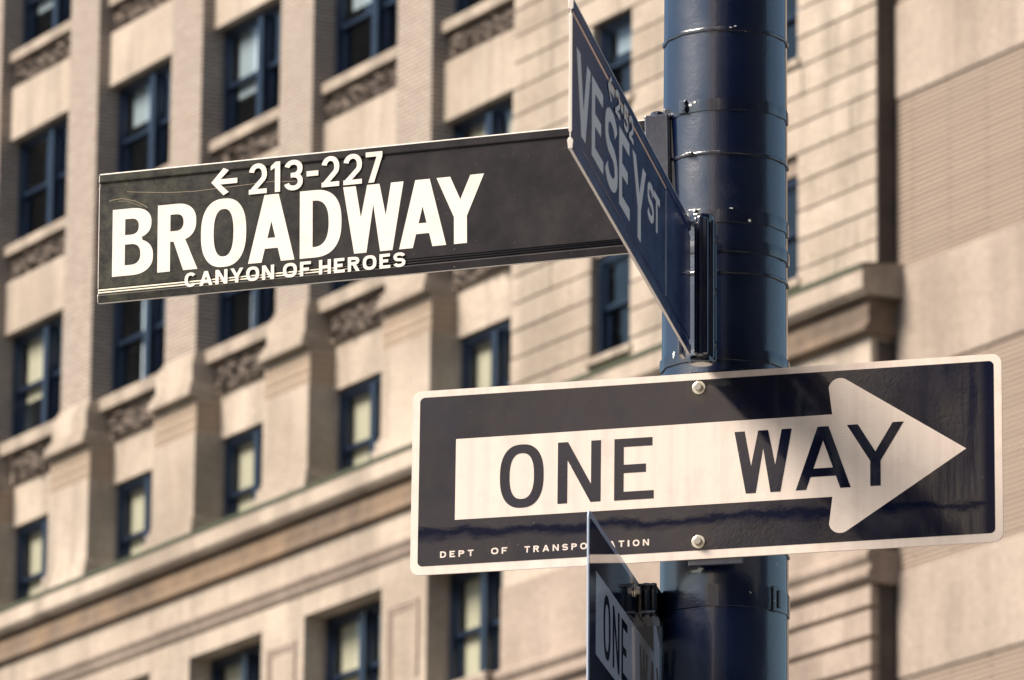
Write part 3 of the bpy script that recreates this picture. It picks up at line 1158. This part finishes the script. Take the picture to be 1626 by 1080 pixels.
for bi, (x0, x1, lx0, lx1) in enumerate(bays):
    for r in range(0, 3):
        hz = 29.42 + F0 * r
        sz = hz - 2.01
        if r == 0:
            sz = 27.40
        if r == 2 and bi > 3:
            continue
        add_window('upper', x0, 0.19, sz, x1 - x0, hz - sz, 2, sill=(x0 + .001, x1 - .001, -.06, sz - .24 if r == 0 else sz - .19, sz - .001))
    add_window('belt', lx0, 0.27, 23.9, lx1 - lx0, 25.86 - 23.9, 2)

# cornice, frieze and mouldings
CY = -0.27
m = MB()
prof = [(0.45, 24.20), (0.0, 24.18), (-.50, 24.10), (-.50, 23.78), (-.47, 23.74), (-.44, 23.74), (-.43, 23.70)]
prof += [(-.40 + .02 * 0, 23.70)]
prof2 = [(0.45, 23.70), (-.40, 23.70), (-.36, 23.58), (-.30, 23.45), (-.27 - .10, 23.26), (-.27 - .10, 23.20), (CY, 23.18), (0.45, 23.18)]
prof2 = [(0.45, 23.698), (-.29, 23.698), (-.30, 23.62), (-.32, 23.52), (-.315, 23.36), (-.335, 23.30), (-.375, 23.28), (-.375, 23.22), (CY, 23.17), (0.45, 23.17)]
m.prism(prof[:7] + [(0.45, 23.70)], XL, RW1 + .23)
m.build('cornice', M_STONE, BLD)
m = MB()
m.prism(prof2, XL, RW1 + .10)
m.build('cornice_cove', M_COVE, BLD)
m = MB()
m.prism([(-.515, 24.045), (-.515, 24.125), (0.0, 24.205), (0.0, 24.185), (-.501, 24.104), (-.501, 24.045)], XL, RW1 + .245)
m.build('flashing', M_FLASH, BLD)
m = MB()
m.box(XL, RW0, CY, 0.6, 22.70, 23.168)
m.box(RW0, RW1, CY + .05, 0.6, 21.4, 23.168)
m.build('frieze', M_STONE, BLD)
m = MB()
m.prism([(0.6, 22.698), (-.40, 22.698), (-.40, 22.64), (-.35, 22.57), (-.33, 22.50), (-.29, 22.44), (CY, 22.42), (0.6, 22.42)], XL, RW0)
m.build('moulding', M_STONE2, BLD, bevel=0.01)
m = MB()
m.box(XL, RW0, CY, 0.6, 22.08, 22.418)
m.box(XL, RW0, CY + .10, 0.6, 18.0, 20.0)
m.build('wall', M_STONE, BLD)

# storey below the cornice: pilasters with raised panels
bx = [-7.117 + 4.19 * k for k in range(-3, 3)]
hwid = 0.755
edges = []
for i, c in enumerate(bx):
    if c + hwid > RW0:
        continue
    m = MB()
    m.box(c - hwid, c + hwid, CY, 0.55, 20.3, 22.078)
    m.build('pilaster', M_STONE, BLD)
    m = MB()
    for hw_, y_ in ((.50, CY - .035), (.44, CY - .02)):
        t_ = .055
        m.box(c - hw_, c + hw_, y_, CY - .001, 21.72 - (.5 - hw_) - t_, 21.72 - (.5 - hw_))
        m.box(c - hw_, c - hw_ + t_, y_, CY - .001, 20.5, 21.72 - (.5 - hw_) - t_)
        m.box(c + hw_ - t_, c + hw_, y_, CY - .001, 20.5, 21.72 - (.5 - hw_) - t_)
    m.build('panel_moulding', M_STONE2, BLD)
    edges.append((c - hwid, c + hwid))
for i in range(len(edges)):
    a = edges[i][1]
    b = edges[i + 1][0] if i + 1 < len(edges) else RW0
    add_window('base', a, 0.14, 20.10, b - a, 22.078 - 20.10, 2, sill=(a - .3, b + .3 if b < RW0 else b, -.52, 19.98, 20.099))
    m = MB()
    m.prism([(-.27, 20.28), (-.36, 20.26), (-.46, 20.16), (-.50, 20.102), (-.27, 20.102)], a - .35, a - .30)
# sill belt under those windows and the hood ornament
m = MB()
m.prism([(0.6, 19.975), (-.50, 19.975), (-.50, 19.88), (-.42, 19.80), (-.34, 19.70), (-.30, 19.60), (CY + .09, 19.56), (0.6, 19.56)], XL, RW0)
m.build('sill_course', M_STONE2, BLD, bevel=0.01)


# rusticated wall: real courses with open joints, split round the openings
def courses(z0, z1, pitch, gap, yf, openings, y_back, name, mat):
    m = MB()
    z = z0
    k = 0
    while z < z1:
        zt = min(z + pitch - gap, z1)
        segs = [(RW0, RW1)]
        for ox0, ox1, oz0, oz1 in openings:
            if zt > oz0 + .02 and z < oz1 - .02:
                segs = [s for a, b in segs for s in ((a, min(b, ox0)), (max(a, ox1), b)) if s[1] - s[0] > .05]
        for a, b in segs:
            # break long courses into blocks
            n = max(1, round((b - a) / 1.4))
            off = (.5 if k % 2 else 0)
            cuts = [a] + [a + (b - a) * (i + off) / n for i in range(1, n)] + [b]
            cuts = sorted(set(round(c_, 4) for c_ in cuts))
            for p_, q_ in zip(cuts, cuts[1:]):
                d = random.uniform(-.006, .006)
                m.box(p_ + (.006 if p_ > a else 0), q_ - (.006 if q_ < b else 0), yf + d, y_back - .001, z, zt)
        z += pitch
        k += 1
    return m.build(name, mat, BLD)


opF = [(2.65, 3.86, 24.50, 26.09), (2.65, 3.86, 28.38, 29.76), (2.65, 3.86, 32.04, 33.4)]
opG = [(7.42, 8.64, 24.46, 26.04), (7.42, 8.64, 27.72, 29.30), (7.42, 8.64, 31.4, 33.0)]
courses(24.16, 44, .43, .035, -.12, opF + opG, -.03, 'rusticated_wall', M_STONE)
courses(10.0, 19.62, .425, .075, -.24, [], -.10, 'rusticated_base', M_STONE2)
m = MB()
def holes_wall(x0, x1, y0, y1, z0, z1, ops):
    xs = sorted({x0, x1} | {o[0] for o in ops} | {o[1] for o in ops})
    for a, b in zip(xs, xs[1:]):
        zz = z0
        for o in sorted([o for o in ops if o[0] <= a + 1e-6 and o[1] >= b - 1e-6], key=lambda o: o[2]):
            m.box(a, b, y0, y1, zz, o[2])
            zz = o[3]
        m.box(a, b, y0, y1, zz, z1)
holes_wall(RW0, RW1 - .02, -.03, .30, 24.1, 46, opF + opG)
m.box(RW0, RW1 - .02, -.10, .30, 8, 21.4)
m.build('joint_wall', M_STONE2, BLD)
m = MB()
m.prism([(0.3, 20.12), (-.30, 20.12), (-.36, 20.06), (-.36, 19.98), (-.30, 19.90), (-.30, 19.84), (-.34, 19.80), (-.34, 19.72), (-.24, 19.64), (0.3, 19.64)], RW0, RW1 + .10)
m.box(RW0, RW1, -.25, .3, 20.122, 21.398)
m.build('string_course', M_STONE2, BLD, bevel=0.01)
for ox0, ox1, oz0, oz1 in opF + opG:
    if oz0 > 31:
        continue
    add_window('stair', ox0, 0.02, oz0, ox1 - ox0, oz1 - oz0, 1, sill=(ox0 - .08, ox1 + .08, -.17, oz0 - .12, oz0 - .001), blinds=True)

# body of the building and plain lower storeys
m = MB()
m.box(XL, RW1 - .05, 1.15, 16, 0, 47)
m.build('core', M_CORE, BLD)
m = MB()
m.box(XL, RW0, CY + .05, 1.14, 0, 17.99)
m.box(RW0, RW1, -.2, 1.14, 0, 7.99)
m.build('lower_wall', M_STONE2, BLD)
m = MB()
m.box(XL - .3, RW1 + .1, -.9, 16.2, 47.002, 47.9)
m.build('roof', M_STONE2, BLD)
for q0, q1 in ((XL, RW0),):
    m = MB()
    m.box(q0, q1, 0.0, 1.14, 44.2, 47.0)

# ------------------------------------------------------------------ neighbouring tower
TW = place_building('office_tower')
tag(TW, 'plain tower at the right edge banded in smooth cream stone and ribbed brick', 'building')
bands = [(0, 14.0, 'b'), (14.0, 15.5, 's'), (15.5, 18.32, 'b'), (18.32, 19.81, 's'), (19.81, 22.59, 'b'), (22.59, 24.13, 's'), (24.13, 26.62, 'b'), (26.62, 28.0, 's'), (28.0, 30.7, 'b'), (30.7, 32.2, 's'), (32.2, 35, 'b'), (35, 36.5, 's'), (36.5, 60, 'b')]
for z0, z1, k in bands:
    m = MB()
    if k == 's':
        m.box(10.79, 34, 0.17, 2.0, z0, z1)
        m.build('stone_band', M_SLAB, TW, bevel=0.02)
    else:
        m.box(10.79, 34, 0.205, 2.0, z0 + .001, z1 - .001)
        m.build('brick_band', M_BRICK2, TW)
m = MB()
m.box(10.80, 33.9, 2.001, 18, 0, 60.0)
m.build('tower_body', M_BRICK2, TW)
m = MB()
m.box(10.5, 34.3, -.1, 18.2, 60.001, 60.6)
m.build('roof', M_SLAB, TW)

# ------------------------------------------------------------------ dark building added behind the camera, unseen, to darken reflections and pier sides
M_SLATE = stone('dark_slate_cladding', (0.085, 0.10, 0.135), (0.06, 0.075, 0.11))
NB = place_building('added_slate_building')
tag(NB, 'dark slate building added out of view behind the camera to darken the pole reflections', 'building')
NB.location = (0, 0, 0)
m = MB()
m.box(32, 46, -30, 60, 0, 52)
m.build('wall', M_SLATE, NB)
m = MB()
m.box(31.4, 46.2, -30.6, 60.6, 52.001, 53.2)
m.build('roof', M_STONE2, NB)
wp = None
for j in range(10):
    for i in range(9):
        if wp is None:
            q = MB()
            q.box(31.93, 31.999, -28, -26.2, 5, 7.4)
            wp = q.build('window', M_FRAME, NB)
            continue
        copy_obj(wp, NB, (0, i * 4.2, j * 4.4))

M_RETURN_SHADE = stone('shaded_corner_stone', (0.11, 0.092, 0.08), (0.06, 0.05, 0.045), big=1.2)  # shade of the return face put into a dark stone colour
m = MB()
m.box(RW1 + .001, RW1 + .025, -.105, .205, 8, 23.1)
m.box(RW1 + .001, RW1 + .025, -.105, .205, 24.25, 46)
m.build('corner_shade_strip', M_RETURN_SHADE, BLD)

# pale building added unseen behind the camera, turned sunward to warm the sign reflections
M_PALE = stone('pale_limestone', (0.66, 0.57, 0.48), (0.60, 0.51, 0.43), amount=0.3)
SB = empty('added_stone_building', (-18, -27, 0))
SB.rotation_euler = (0, 0, math.atan2(.75, .66))
tag(SB, 'pale stone building added out of view behind the camera to give the dark signs a warm reflection', 'building')
m = MB()
m.box(-30, 13, -14, 0, 0, 44)
m.build('wall', M_PALE, SB)
m = MB()
m.box(-30.6, 13.5, -14.5, .6, 44.002, 45)
m.build('cornice', M_STONE, SB)
wp = None
for i, x in enumerate((-26, -20, -14, 5.5, 9.5)):
    for j in range(9):
        if wp is None:
            q = MB()
            q.box(-1.0, 1.0, -.3, .04, 0, 2.6)
            wp = q.build('window', M_FRAME, SB)
            wp.location = (x, 0, 2.5)
        else:
            copy_obj(wp, SB, (x, 0, 2.5 + j * 4.4))

m = MB()
for z in (18.6, 30.5):  # ledges added to mirror as a dark band low in the sign
    m.box(-30.2, 13.2, -.2, .35, z, z + .28)
m.build('dark_ledge', M_FRAME, SB)
